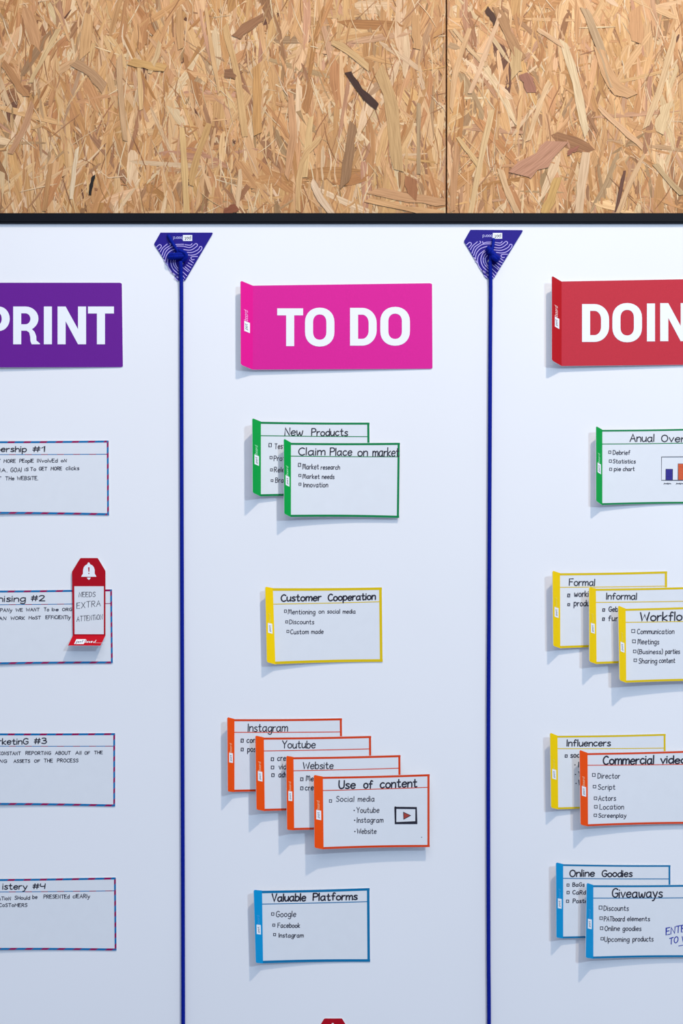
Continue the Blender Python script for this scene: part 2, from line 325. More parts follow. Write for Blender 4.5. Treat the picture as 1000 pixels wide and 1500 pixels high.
# ---------------------------------------------------------------- the whiteboard
board = thing('whiteboard', P0(500, 1850, 0), 'large white magnetic whiteboard with a thin black frame on the strand board wall', 'whiteboard')
mb = MB(); mb.box(-690, 1690, 322, 1860, WALL, 0); mb.build('writing_surface', BOARD, board)
for x0, x1, y0, y1 in ((-700, 1700, 313.8, 328), (-700, 1700, 1850, 1866), (-700, -686, 328, 1850), (1686, 1700, 328, 1850)):
    mb = MB(); mb.box(x0, x1, y0, y1, WALL + 2, 3.8); mb.box(x0 + (1 if x1 - x0 < 50 else 0), x1 - (1 if x1 - x0 < 50 else 0), y0 + 1.5, y1 - 1.5, 3.8, 4.6)
    fr = mb.build('frame_rail', FRAME, board)

# ---------------------------------------------------------------- cards
class Card:
    """a flexible magnet card: body TL, TR, BR, BL and the tip of its folded-out flap, all in survey mm"""
    def __init__(s, TL, TR, BR, BL, tT, tB, tip_d, lift=4.5, base=1.0, straight=False):
        s.TL, s.TR, s.BR, s.BL, s.tT, s.tB, s.tip, s.lift, s.base, s.straight = TL, TR, BR, BL, tT, tB, tip_d, lift, base, straight
    def d(s, u): u = min(max(u, 0), 1); return s.base + s.lift * ((1 - u) if s.straight else (1 - u) ** 2.2)
    def q(s, u, v, off=0):
        def bow(a, b, t): return (a[0] + (b[0] - a[0]) * t, a[1] + (b[1] - a[1]) * t)
        a, b = bow(s.TL, s.TR, u), bow(s.BL, s.BR, u); x, y = a[0] + (b[0] - a[0]) * v, a[1] + (b[1] - a[1]) * v
        if not s.straight: y += (-.9 if v > .5 else .5) * abs(2 * v - 1) * math.sin(math.pi * u)
        return W(x, y, s.d(u) + off)
    def T(s, off):
        def f(px, py, o):
            t = (py - s.TL[1]) / (s.BL[1] - s.TL[1]); xl = s.TL[0] + (s.BL[0] - s.TL[0]) * t; xr = s.TR[0] + (s.BR[0] - s.TR[0]) * t
            return W(px, py, s.d((px - xl) / (xr - xl)) + off + o)
        return f
    def flap(s, t, v, off=0):
        """t = 0 at the fold, 1 at the tip"""
        def raw(t, v):
            L = lambda a, b, k: (a[0] + (b[0] - a[0]) * k, a[1] + (b[1] - a[1]) * k)
            f, e = L(s.TL, s.BL, v), L(s.tT, s.tB, v); p = L(f, e, t); return W(p[0], p[1], s.d(0) + (s.tip - s.d(0)) * t)
        p = raw(t, v)
        if off:
            n = (raw(t + .1, v) - p).cross(raw(t, v + .1) - p); n.normalize()
            if n.y > 0: n = -n
            p = p + n * off / 1000
        return p
    def face(s, root, mats, label=None):
        mb = MB(); us = [0, .004, .012, .05, .12, .2, .3, .4, .5, .6, .7, .8, .9, .97, .988, .996, 1]
        vsn = [0, .006, .25, .5, .75, .994, 1]
        P = []
        for u in us:
            cut = .012 * max(0, (u - .988) / .012) ** 2
            P.append([s.q(u, cut + (1 - 2 * cut) * v) for v in vsn])
        mb.slab(P, 0.0008); return mb.build('face', mats, root)
    def flap_part(s, root, m, name='flap'):
        mb = MB(); P = []
        for t in (0, .25, .5, .75, .88, .95, 1):
            cut = .016 * max(0, (t - .86) / .14) ** 2
            P.append([s.flap(t, cut + (1 - 2 * cut) * k / 6) for k in range(7)])
        mb.slab(P, 0.0008); return mb.build(name, [m, EDGE], root)
    def logo(s, flap, ink, v0=.475, v1=.605, v2=.34, t0=.24, t1=.78):
        fh = math.hypot(s.BL[0] - s.TL[0], s.BL[1] - s.TL[1])
        mb = MB(); G = [[s.flap(a, b, .18) for b in (v1, v0)] for a in (t0, t1)]
        mb.add([G[0][0], G[0][1], G[1][1], G[1][0]], [(0, 1, 2, 3)]); mb.build('logo_plate', PRINT, flap)
        fw = 13.0
        def TT(x, y, o): return s.flap(y, x, .26 + o)      # x along v (up = smaller v), y = t
        def word(text, va, vb, tb, th, wd, m, nm):
            gl, tot = layout(text); mb = MB()
            for g in gl:
                for st in g:
                    pts = [(va + (vb - va) * gx / tot, tb + th * gy / 8) for gx, gy in st]
                    # draw in mm space so that the pen keeps its width
                    mb.ribbon([(p[0] * fh, p[1] * fw) for p in pts], wd, lambda X, Y, o: s.flap(Y / fw, X / fh, .26 + o), False)
            mb.build(nm, m, flap)
        word('pat', v1 - .026, v0 + .026, .45, .22, .5, PEN, 'logo_lettering')
        word('board.', v0 - .010, v2, .43, .30, .75, ink, 'logo_lettering')
    def strip(s, mb, u0, u1, v0, v1, n=12, m=0, off=.12):
        V = []
        for k in range(n + 1):
            for a in (0, 1): V.append(s.q(u0 + (u1 - u0) * k / n, v0 + (v1 - v0) * a, off))
        mb.add(V, [(2 * k, 2 * k + 2, 2 * k + 3, 2 * k + 1) for k in range(n)], m)
    def vstrip(s, mb, u0, u1, v0, v1, n=6, m=0, off=.12):
        V = []
        for k in range(n + 1):
            for a in (0, 1): V.append(s.q(u0 + (u1 - u0) * a, v0 + (v1 - v0) * k / n, off))
        mb.add(V, [(2 * k, 2 * k + 2, 2 * k + 3, 2 * k + 1) for k in range(n)], m)

def crop(ox, oy, k): return lambda x, y: (ox + x / k, oy + y / k)
def ink_part(root, card, K, s, entries, name, m, w, off=.22):
    mb = MB(); T = card.T(off)
    for e in entries:
        if e[0] == 'box': a = K(e[1], e[2]); b = K(e[3], e[4]); tick_box(mb, a[0], a[1], b[0], b[1], w * .9, T)
        elif e[0] == 'dot': a = K(e[1], e[2]); mb.ribbon([(a[0] - .25, a[1]), (a[0] + .25, a[1])], e[3] if len(e) > 3 else w * 1.7, T)
        elif e[0] == 'line': mb.ribbon([K(*p) for p in e[1]], e[2] if len(e) > 2 else w, T)
        else:
            a = K(e[1], e[2]); b = K(e[3], e[5] if len(e) > 5 else e[2])
            write(mb, e[0], a[0], a[1], b[0], e[4] / s, w, T, b[1], pen_m=(name == 'list_handwriting'))
    return mb.build(name, m, root)

CARDS = []
def topic_card(colour, label, crp, TL, TR, BR, BL, tT, tB, tip, head, title, body, level=0, bt=3.4, tw=1.75, bw=.95, group=None, lift=4.5):
    s = crp[2]; K = crop(*crp)
    c = Card(TL, TR, BR, BL, tT, tB, tip, lift, 1.0 + 3.4 * level)
    root = thing('topic_card', W(*BL, 0), label, 'card', 'coloured topic cards stuck on the whiteboard')
    dark = mat(colour + '_print', COL[colour][0], 0.45, 0.12, .02); bright = mat(colour + '_flap', COL[colour][1], 0.45, 0.12, .02)
    c.face(root, [SHEET, EDGE]); f = c.flap_part(root, bright)
    h = BL[1] - TL[1]; wd = TR[0] - TL[0]; b = bt / h; bu = bt / wd
    mb = MB(); c.strip(mb, 0, 1, 0.004, b); c.strip(mb, 0, 1, 1 - b, .998); c.vstrip(mb, 1 - bu, .998, b, 1 - b); mb.build('border', dark, root)
    mb = MB(); v0 = (head[0] - TL[1]) / h; v1 = (head[1] - TR[1]) / (BR[1] - TR[1]); n = 12; V = []
    for k in range(n + 1):
        u = (1 - bu) * k / n; v = v0 + (v1 - v0) * k / n
        V += [c.q(u, v - .6 / h, .13), c.q(u, v + .6 / h, .13)]
    mb.add(V, [(2 * k, 2 * k + 2, 2 * k + 3, 2 * k + 1) for k in range(n)]); mb.build('heading_line', dark, root)
    c.logo(f, {'green': mat('pale_green_print', (150, 225, 170)), 'yellow': mat('pale_yellow_print', (252, 222, 70)), 'orange': mat('pale_orange_print', (250, 175, 130)),
               'blue': mat('pale_blue_print', (60, 165, 225))}[colour])
    ink_part(root, c, K, s, title, 'title_handwriting', INK, tw)
    if body: ink_part(root, c, K, s, body, 'list_handwriting', PEN, bw * 1.08)
    return root, c, K

K1 = (340, 590, 3.571); K2 = (360, 830, 4.167); K3 = (310, 1030, 2.857); K4 = (340, 1270, 4.348)
K5 = (840, 600, 6.25); K6 = (790, 820, 4.762); K7 = (780, 1050, 4.545); K8 = (790, 1240, 4.762)
topic_card('green', 'green-edged card headed New Products, partly hidden behind another green card', K1,
    (382, 617.4), (541, 618.6), (542, 726.4), (382, 727.4), (369.4, 612.4), (370, 721.6), 20, (638.2, 639.6),
    [('New', 275, 170, 368, 38), ('Products', 415, 172, 603, 36)],
    [('box', 192, 212, 205, 231), ('Test', 222, 240, 275, 27), ('box', 197, 280, 209, 293), ('Prot', 218, 303, 275, 25), ('box', 200, 345, 211, 357), ('Rele', 220, 362, 272, 25),
     ('box', 203, 402, 214, 412), ('Bra', 226, 417, 268, 24)], tw=1.55)
topic_card('green', 'green-edged card headed Claim Place on Market, in front of another green card', K1,
    (426, 648.2), (585.6, 648.2), (584.4, 758.9), (426, 757.5), (415.6, 642.4), (416.2, 752.4), 18.5, (668.1, 669),
    [('Claim', 347, 273, 485, 38), ('Place', 512, 276, 625, 38), ('on', 657, 278, 707, 40), ('market', 735, 281, 872, 44)],
    [('box', 346, 316, 358, 334), ('Market', 368, 347, 452, 26), ('research', 464, 348, 562, 22), ('box', 348, 374, 360, 386), ('Market', 369, 396, 456, 22), ('needs', 470, 397, 533, 22),
     ('box', 349, 420, 360, 432), ('Innovation', 373, 441, 500, 24)], level=1, tw=1.6)
topic_card('yellow', 'yellow-edged card headed Customer Cooperation, standing alone in the middle column', K2,
    (399.6, 861.2), (559.2, 860), (560.4, 969.7), (403.2, 973.3), (388.3, 859.3), (390.7, 969.9), 13.5, (885, 881.4),
    [('Customer', 215, 212, 458, 40, 207), ('Cooperation', 502, 208, 790, 40, 200)],
    [('box', 235, 264, 248, 280), ('Mentioning', 258, 290, 422, 28), ('on', 445, 286, 477, 24), ('social', 497, 285, 573, 24), ('media', 592, 285, 668, 24), ('box', 243, 330, 256, 345),
     ('Discounts', 266, 350, 415, 26), ('box', 250, 388, 263, 403), ('Custom', 272, 411, 382, 27), ('made', 400, 409, 472, 25)], tw=1.95, bw=.9, bt=4.2)
topic_card('orange', 'orange-edged card headed Instagram, rearmost of the stack of four orange cards', K3,
    (343.3, 1053.1), (500.8, 1051.7), (502, 1160), (343.3, 1160.2), (332.8, 1050.3), (333.5, 1159.5), 16, (1072.7, 1072),
    [('Instagram', 152, 118, 317, 32)], [('box', 123, 150, 132, 164), ('cont', 147, 165, 195, 22), ('box', 123, 188, 132, 200), ('post', 150, 203, 195, 22)], tw=1.4, bw=1.15)
topic_card('orange', 'orange-edged card headed Youtube, second from the back in the orange stack', K3,
    (386.3, 1080.1), (543.5, 1077.6), (544.5, 1187), (387.7, 1188.2), (374, 1077.3), (375.5, 1185.8), 19, (1100, 1096.9),
    [('Youtube', 295, 188, 433, 30)], [('box', 249, 228, 259, 241), ('crea', 275, 240, 325, 22), ('box', 249, 263, 260, 275), ('vide', 281, 276, 325, 22), ('box', 251, 295, 261, 308), ('adve', 280, 309, 328, 22)],
    level=1, tw=1.4, bw=1.15)
topic_card('orange', 'orange-edged card headed Website, directly behind the front orange card', K3,
    (429.7, 1108.8), (586.5, 1105.6), (587.5, 1215), (430.8, 1216.2), (419.2, 1107), (420.3, 1215.5), 21, (1129, 1125.2),
    [('Website', 382, 275, 508, 28)], [('box', 372, 312, 382, 325), ('Med', 395, 325, 440, 21), ('box', 372, 350, 382, 363), ('crea', 391, 364, 440, 22)], level=2, tw=1.35, bw=1.1)
uc, ucard, uK = topic_card('orange', 'orange-edged card headed Use of content with a play button drawing, front of the orange stack', K3,
    (472.8, 1137.5), (629.2, 1133.6), (629.2, 1241), (473.8, 1244.2), (459.5, 1135), (460.5, 1241.8), 23, (1158, 1153.2),
    [('Use', 532, 357, 600, 32), ('of', 636, 356, 672, 32), ('content', 705, 355, 858, 34, 350)],
    [('box', 492, 404, 502, 415), ('Social', 521, 412, 595, 22), ('media', 612, 411, 680, 22), ('dot', 596, 449), ('Youtube', 606, 458, 700, 22), ('dot', 598, 490), ('Instagram', 608, 499, 717, 21),
     ('dot', 599, 537), ('Website', 608, 546, 688, 20), ('dot', 878, 561, 1)], level=3, tw=2.0, bw=.95)
mb = MB(); T = ucard.T(.24)
mb.ribbon([uK(*p) for p in ((769, 438), (855, 439), (856, 500), (769, 502), (768, 436))], 3.0, T)
mb.ribbon([uK(*p) for p in ((803, 457), (832, 470), (803, 486), (802, 456))], .9, T)
V = [T(*uK(*p), -.05) for p in ((802, 456), (832, 470), (802, 487))]; mb.add(V, [(0, 1, 2)], 1)
mb.build('play_button_drawing', [INK, mat('red_pencil', (170, 62, 50), .6)], uc)
topic_card('blue', 'blue-edged card headed Valuable Platforms, standing alone near the bottom of the middle column', K4,
    (383.7, 1304.5), (541.2, 1300.4), (542, 1409.1), (385.2, 1411.4), (371.5, 1303.3), (374.5, 1410.3), 15.5, (1324.3, 1320.6),
    [('Valuable', 253, 219, 467, 46, 215), ('Platforms', 515, 213, 795, 44, 208)],
    [('box', 250, 291, 266, 308), ('Google', 280, 317, 405, 36), ('box', 258, 363, 272, 378), ('Facebook', 290, 386, 430, 28), ('box', 263, 423, 277, 438), ('Instagram', 297, 448, 453, 26)], tw=2.0, bw=1.0, bt=4)
ac, acard, aK = topic_card('green', 'green-edged card headed Anual Overview with a hand-drawn bar chart, right column', K5,
    (881.9, 629.3), (1041, 626.8), (1041, 738), (881.9, 740), (872.8, 624), (872.8, 733.6), 15.5, (650.4, 648.4),
    [('Anual', 515, 293, 735, 68), ('Overview', 803, 294, 1220, 62)],
    [('box', 320, 378, 341, 402), ('Debrief', 360, 412, 515, 38), ('box', 325, 460, 347, 483), ('Statistics', 360, 490, 565, 35), ('box', 328, 535, 349, 557), ('pie', 370, 560, 430, 34), ('chart', 452, 560, 555, 34),
     ('line', [(803, 433), (1225, 429), (1225, 646), (803, 647), (804, 433)], .8)], tw=1.55, bw=.95, bt=2.9)
mb = MB(); T = acard.T(.24)
for x0, x1, yt, m in ((843, 905, 545, 0), (955, 1014, 496, 1)):
    a, b = aK(x0, yt), aK(x1, 645); r1 = random.Random(x0)
    pts = []
    for k in range(12):
        y = a[1] + (b[1] - a[1]) * k / 11; pts += [(a[0] + r1.uniform(0, .6), y), (b[0] - r1.uniform(0, .6), y + .3)]
    V = [T(a[0], a[1], -.05), T(b[0], a[1], -.05), T(b[0], b[1], -.05), T(a[0], b[1], -.05)]; mb.add(V, [(0, 1, 2, 3)], m)
    mb.ribbon(pts, .8, T, m=m + 2)
    mb.ribbon([a, (b[0], a[1]), b, (a[0], b[1]), a], .6, T, m=4)
    mb.ribbon([aK(x0 - 18 + q * 6.5, 668 + (5 if q % 2 else 12) + (3 if q % 3 == 0 else 0)) for q in range(11)], .9, T, m=4)
mb.build('bar_chart_drawing', [mat('blue_marker', (44, 30, 140)), mat('orange_marker', (220, 92, 40)), mat('blue_marker_overlap', (30, 18, 118)), mat('orange_marker_overlap', (206, 66, 24)), PEN], ac)
topic_card('yellow', 'yellow-edged card headed Formal, rearmost of three yellow cards at right', K6,
    (820, 839.3), (976.9, 836.4), (977.5, 947), (820.4, 949.8), (808.9, 835.8), (810, 946), 16.5, (860.3, 858.4),
    [('Formal', 207, 180, 385, 46)], [('box', 197, 238, 210, 260), ('workin', 243, 256, 362, 40), ('box', 197, 305, 210, 321), ('produc', 240, 322, 370, 40)], tw=1.5, bw=1.2, bt=3.6)
topic_card('yellow', 'yellow-edged card headed Informal, middle one of three yellow cards at right', K6,
    (872.5, 862), (1031, 858.8), (1031.5, 970), (873.6, 972.9), (862.5, 859.9), (863, 969.1), 20, (882.4, 880.1),
    [('Informal', 467, 276, 677, 44)], [('box', 441, 341, 454, 360), ('Geb', 483, 360, 545, 32), ('box', 440, 404, 452, 424), ('fun', 480, 426, 550, 36)], level=1, tw=1.5, bw=1.2, bt=3.4)
topic_card('yellow', 'yellow-edged card headed Workflow listing communication and meetings, foremost of three yellow cards', K6,
    (916, 891.4), (1075, 886), (1076, 997), (917, 1000.2), (905, 886.8), (907.2, 996.4), 22, (911.6, 908.6),
    [('Workflow', 702, 425, 1052, 58, 421)], [('box', 642, 486, 665, 508), ('Communication', 681, 516, 938, 34), ('box', 648, 558, 669, 579), ('Meetings', 685, 588, 832, 35), ('box', 654, 629, 673, 648),
     ('(Business)', 684, 656, 858, 30), ('parties', 878, 655, 977, 32), ('box', 658, 691, 677, 710), ('Sharing', 692, 722, 818, 34), ('content', 834, 718, 944, 32)], level=2, tw=1.95, bw=.95, bt=3.4)
topic_card('yellow', 'yellow-edged card headed Influencers, behind the orange Commercial video card', K7,
    (816.3, 1077.5), (974.7, 1074.6), (975.3, 1184), (817.4, 1185.7), (805.3, 1073.1), (806.8, 1183.1), 14.5, (1096.6, 1095.8),
    [('Influencers', 228, 195, 517, 42)], [('box', 216, 253, 229, 270), ('socia', 252, 270, 345, 32), ('dot', 281, 320, 1.6), ('In', 305, 336, 330, 34), ('dot', 284, 384, 1.6), ('Yo', 305, 398, 335, 34),
     ('dot', 288, 443, 1.6), ('We', 306, 455, 345, 34)], tw=1.6, bw=1.2, bt=3)
topic_card('orange', 'orange-edged card headed Commercial video, in front of a yellow card in the right column', K7,
    (860.3, 1102.8), (1019, 1099), (1020, 1206.8), (861, 1210.6), (848.6, 1098.4), (850, 1208), 20, (1121, 1119.2),
    [('Commercial', 469, 316, 805, 54, 313), ('video', 852, 309, 1020, 48)], [('box', 397, 377, 416, 397), ('Director', 433, 410, 580, 34), ('box', 402, 456, 421, 473), ('Script', 435, 484, 548, 32),
     ('box', 409, 533, 427, 551), ('Actors', 437, 558, 552, 33), ('box', 410, 590, 430, 608), ('Location', 446, 616, 605, 33), ('box', 408, 647, 426, 664), ('Screenplay', 438, 670, 622, 27)], level=1, tw=2.1, bw=.95, bt=3.2)
topic_card('blue', 'blue-edged card headed Online Goodies, behind the Giveaways card at lower right', K8,
    (824.6, 1265.6), (981.7, 1266.9), (982, 1374), (824.6, 1374.8), (814.1, 1263.1), (814.6, 1373.3), 15, (1286.6, 1287.5),
    [('Online', 211, 209, 382, 46), ('Goodies', 436, 210, 645, 44)], [('box', 191, 261, 206, 277), ('BaGs', 231, 278, 312, 26), ('box', 191, 312, 207, 330), ('CaRds', 231, 333, 340, 27),
     ('box', 187, 373, 204, 390), ('Poster', 233, 393, 350, 28)], tw=1.75, bw=1.05, bt=2.9)
gc, gcard, gK = topic_card('blue', 'blue-edged card headed Giveaways with blue pen note, at lower right', K8,
    (868.8, 1296.3), (1028, 1295.4), (1028, 1402.4), (868.8, 1404.4), (859, 1293.2), (857.6, 1402.8), 20.5, (1315.6, 1314.8),
    [('Giveaways', 507, 355, 855, 60)], [('box', 415, 414, 436, 438), ('Discounts', 448, 447, 620, 34), ('box', 420, 490, 439, 509), ('PATboard', 450, 520, 592, 32), ('elements', 612, 519, 768, 30),
     ('box', 424, 560, 442, 580), ('Online', 455, 587, 558, 33), ('goodies', 580, 587, 708, 32), ('box', 428, 634, 446, 652), ('Upcoming', 453, 663, 625, 33), ('products', 650, 661, 792, 33)], level=1, tw=1.85, bw=.95, bt=3.2)
ink_part(gc, gcard, gK, 4.762, [('ENTER', 882, 618, 1050, 46, 585), ('TO', 905, 685, 965, 42, 668), ('W', 993, 668, 1030, 38, 658), ('line', [(970, 694), (1040, 680)], 1)], 'blue_pen_note', mat('blue_pen_ink', (40, 52, 160)), 1.35)

# ---------------------------------------------------------------- project cards in the left column, blue and crimson striped edges
BLUE_S = mat('blue_stripe', (12, 110, 170), .5, .12); CRIM = mat('crimson_stripe', (150, 14, 84), .5, .12)
def project_card(label, oy, TR, BR, yl_top, yl_bot, head, title, body):
    K = crop(0, oy, 5.0); xl = -76.0
    def at(a, y0): return y0 + (a - y0) * 1.0
    TL = (xl, yl_top + (yl_top - TR[1]) * 76 / TR[0]); BL = (xl, yl_bot + (yl_bot - BR[1]) * 76 / BR[0])
    c = Card(TL, TR, BR, BL, (xl - 12, TL[1] - 5), (xl - 12, BL[1] - 4), 16, 3.5, 1.0)
    root = thing('project_card', W(*BL, 0), label, 'card', 'striped project cards in the left column')
    c.face(root, [SHEET, EDGE]); f = c.flap_part(root, BLUE_S); c.logo(f, PRINT)
    wd = TR[0] - xl; h = BL[1] - TL[1]; b = 3.1; per = 23.5; mb = MB()
    def tile(a, bb, y0, y1, m, skew, off=.12):
        V = []
        for k in range(4):
            for j, vv in enumerate((y0, y1)):
                x = min(max(a + (bb - a) * k / 3 + (skew if j else 0), 0), wd - b); V.append(c.q(x / wd, vv / h, off))
        mb.add(V, [(2 * k, 2 * k + 2, 2 * k + 3, 2 * k + 1) for k in range(3)], m)
    x = -per + 5
    while x < wd:
        for a, bb, m in ((x, x + 13.5, 0), (x + 13.5, x + per, 1)):
            tile(a, bb, 0.3, b, m, -3); tile(a + 3, bb + 3, h - b, h - .2, m, -5)
            hv = (head[0] - yl_top)
            tile(a, bb, hv - .5, hv + .5, m, 0)
        x += per
    y = -4
    while y < h:
        for a, bb, m in ((y, y + 8.5, 0), (y + 8.5, y + 15.3, 1)):
            A0, A1 = min(max(a, .3), h - .3), min(max(bb, .3), h - .3); B0, B1 = min(max(a - 3, .3), h - .3), min(max(bb - 3, .3), h - .3)
            if A1 - A0 > .01: mb.add([c.q(1 - b / wd, A0 / h, .14), c.q(.998, B0 / h, .14), c.q(.998, B1 / h, .14), c.q(1 - b / wd, A1 / h, .14)], [(0, 1, 2, 3)], m)
        y += 15.3
    mb.build('striped_border', [BLUE_S, CRIM], root)
    ink_part(root, c, K, 5.0, title, 'title_handwriting', INK, 1.5); ink_part(root, c, K, 5.0, body, 'note_handwriting', PEN, .95)
    return root, c
project_card('blue and crimson striped card ending Membership #1, topmost in the left column', 620, (159.4, 645), (160, 755), 645.6, 753.6, (665.4, 665.6),
    [('Mem', -150, 210, -45, 40), ('bership', -32, 208, 193, 40), ('#1', 242, 207, 325, 38)],
    [('GET', -75, 288, 3, 24), ('MORE', 28, 288, 113, 24), ('PEopIE', 143, 287, 245, 25), ('INvoIvEd', 273, 286, 420, 25), ('oN', 447, 284, 487, 22), ('MEDIA.', -115, 357, 52, 26), ('GOAl', 78, 356, 157, 30), ('iS', 182, 349, 207, 22), ('To', 222, 348, 262, 24),
     ('GET', 286, 345, 343, 24), ('MORE', 373, 343, 452, 24), ('clicks', 483, 341, 578, 26), ('AT', -55, 416, 8, 24), ('THe', 40, 416, 103, 25), ('WEBSiTE.', 126, 415, 278, 26)])
project_card('striped card ending Organising #2, under the red Needs Extra Attention tag', 800, (164.4, 863), (165.6, 972), 864.4, 974, (885.6, 882.4),
    [('Orga', -150, 405, -32, 42), ('nising', -14, 405, 185, 42), ('#2', 230, 401, 328, 38)],
    [('COM', -80, 482, -5, 24), ('PANy', 2, 480, 88, 24), ('WE', 116, 478, 165, 22), ('WANT', 192, 476, 288, 22), ('To', 322, 475, 358, 24), ('be', 381, 474, 427, 22), ('ORGANI', 456, 474, 585, 20),
     ('CAN', -38, 540, 45, 22), ('WORK', 79, 538, 180, 22), ('MoST', 211, 535, 297, 22), ('EFFiCiENTly', 335, 533, 515, 25)])
project_card('striped card ending Marketing #3, third down in the left column', 1050, (169, 1073.6), (169, 1181.6), 1073.6, 1180, (1092.6, 1092.6),
    [('Ma', -110, 200, -28, 42), ('rketinG', -12, 201, 205, 42), ('#3', 252, 196, 340, 40)],
    [('CONSTANT', -12, 279, 150, 23), ('REPORTiNG', 188, 277, 372, 23), ('ABOUT', 405, 276, 515, 23), ('All', 553, 276, 595, 24), ('OF', 620, 275, 657, 21), ('THE', 690, 272, 750, 22),
     ('ING', -12, 336, 50, 22), ('ASSETS', 101, 335, 218, 22), ('OF', 251, 334, 292, 20), ('THE', 322, 333, 385, 24), ('PROCESS', 419, 332, 572, 24)])
project_card('striped card ending Registery #4, lowest in the left column', 1260, (170, 1285), (171, 1392.6), 1287, 1392.4, (1306.2, 1305.6),
    [('Re', -120, 214, -62, 42), ('G', -42, 213, -6, 40), ('istery', 20, 213, 198, 42), ('#4', 242, 209, 330, 36)],
    [('ATioN', -14, 292, 78, 24), ('SHould', 108, 288, 218, 25), ('be', 238, 282, 272, 26), ('PRESENTEd', 320, 280, 507, 26), ('clEARly', 534, 277, 657, 27),
     ('CoSToMERS', -6, 341, 198, 24)])

# ---------------------------------------------------------------- column header signs with block capitals
def arc(cx, cy, rx, ry, a0, a1, n=10, e=1.0):
    out = []
    for k in range(n + 1):
        a = math.radians(a0 + (a1 - a0) * k / n); c_, s_ = math.cos(a), math.sin(a)
        out.append((cx + rx * math.copysign(abs(c_) ** e, c_), cy + ry * math.copysign(abs(s_) ** e, s_)))
    return out
ST = 0.213
def block(ch, w):
    """outline loops of a bold condensed capital, height 1 (y up), width w (both relative to the cap height)"""
    st = ST
    if ch == 'T': return [[(0, 1), (w, 1), (w, .815), (w / 2 + st / 2, .815), (w / 2 + st / 2, 0), (w / 2 - st / 2, 0), (w / 2 - st / 2, .815), (0, .815)]]
    if ch == 'I': return [[(0, 0), (0, 1), (w, 1), (w, 0)]]
    if ch == 'N': return [[(0, 0), (0, 1), (st, 1), (w - st, .40), (w - st, 1), (w, 1), (w, 0), (w - st, 0), (st, .61), (st, 0)]]
    if ch == 'O':
        o = arc(w / 2, .63, w / 2, .385, 0, 180, 14, .93) + arc(w / 2, .37, w / 2, .385, 180, 360, 14, .93)
        i = arc(w / 2, .63, w / 2 - st, .205, 0, 180, 12, .9) + arc(w / 2, .37, w / 2 - st, .205, 180, 360, 12, .9)
        return [o, i]
    if ch == 'D':
        o = [(0, 0), (0, 1)] + arc(w * .46, .60, w * .54, .40, 90, 0, 10) + arc(w * .46, .40, w * .54, .40, 0, -90, 10)
        i = [(st, .18), (st, .82)] + arc(w * .46, .60, w * .54 - st, .22, 90, 0, 8) + arc(w * .46, .40, w * .54 - st, .22, 0, -90, 8)
        return [o, i]
    if ch in 'PR':
        bx = w * .50 if ch == 'P' else w * .46; rx = w - bx - (.04 if ch == 'R' else 0)
        if ch == 'P': o = [(0, 0), (0, 1)] + arc(bx, .675, rx, .325, 90, -90, 14) + [(st, .35), (st, 0)]
        else: o = [(0, 0), (0, 1)] + arc(bx, .68, rx, .32, 90, -50, 11) + [(w * .70, .40), (w * .80, .33), (w * .86, .22), (w * .87, .10), (w, .02), (w, 0), (w * .69, 0), (w * .645, .08), (w * .635, .2), (w * .60, .31), (w * .50, .36), (st, .36), (st, 0)]
        i = [(st, .53), (st, .82)] + arc(bx, .675, rx - st, .145, 90, -90, 10)
        return [o, i]
    if ch == 'G':
        o = arc(w / 2, .63, w / 2, .385, 15, 180, 12, .93) + arc(w / 2, .37, w / 2, .385, 180, 300, 9, .93) + [(w, .15), (w, .53), (w * .5, .53), (w * .5, .36), (w - st, .36), (w - st, .22)]
        o += arc(w / 2, .37, w / 2 - st, .205, 290, 180, 8, .9) + arc(w / 2, .63, w / 2 - st, .205, 180, 15, 10, .9)
        return [o]
    if ch == 'S':
        mid = spline([(w * .92, .70), (w * .80, .86), (w * .5, .92), (w * .2, .84), (w * .15, .70), (w * .3, .57), (w * .7, .44), (w * .86, .28), (w * .76, .14), (w * .5, .08), (w * .2, .14), (w * .08, .30)], 3)
        L, R = [], []
        for i, (x, y) in enumerate(mid):
            a, b = mid[max(i - 1, 0)], mid[min(i + 1, len(mid) - 1)]; dx, dy = b[0] - a[0], b[1] - a[1]; l = math.hypot(dx, dy)
            L.append((x - dy / l * .1, y + dx / l * .1)); R.append((x + dy / l * .1, y - dx / l * .1))
        return [L + R[::-1]]
def header_sign(colour, label, TL, TR, BR, BL, tT, tB, tip, letters, lift=4.0):
    """letters: (char, x0, x1, top y, bottom y)"""
    c = Card(TL, TR, BR, BL, tT, tB, tip, lift, .9, True)
    root = thing('header_sign', W(*BL, 0), label, 'sign', 'header signs across the whiteboard')
    fm = mat(colour + '_sign', COL[colour][0], .5, .14, .06, 900, .15, 1500); flm = mat(colour + '_sign_flap', COL[colour][1], .5, .12, .02)
    c.face(root, [fm, EDGE]); f = c.flap_part(root, flm)
    c.logo(f, mat('pale_' + colour + '_print', {'magenta': (255, 150, 215), 'red': (245, 190, 185), 'purple': (210, 170, 230)}[colour]), .46, .58, .32, .24, .70)
    for ch, x0, x1, yt, yb in letters:
        h = yb - yt; mb = MB(); T = c.T(.22)
        mb.poly([[(x0 + x * h, yb - y * h) for x, y in l] for l in block(ch, (x1 - x0) / h)], T)
        mb.build('letter', PRINT, root)
    return root
header_sign('purple', 'purple sign cut off at left, its white capitals ending PRINT', (-83, 414.1), (178.4, 414.1), (180, 537.8), (-82, 538.4), (-99, 407), (-99, 532), 13,
    [('S', -58, -22, 449, 505), ('P', -17.5, 14.3, 449, 504.3), ('R', 19.3, 58.5, 449, 504.3), ('I', 64.2, 76, 449, 504.3), ('N', 84.3, 126, 449, 504.3), ('T', 128.8, 166.8, 449, 504.3)])
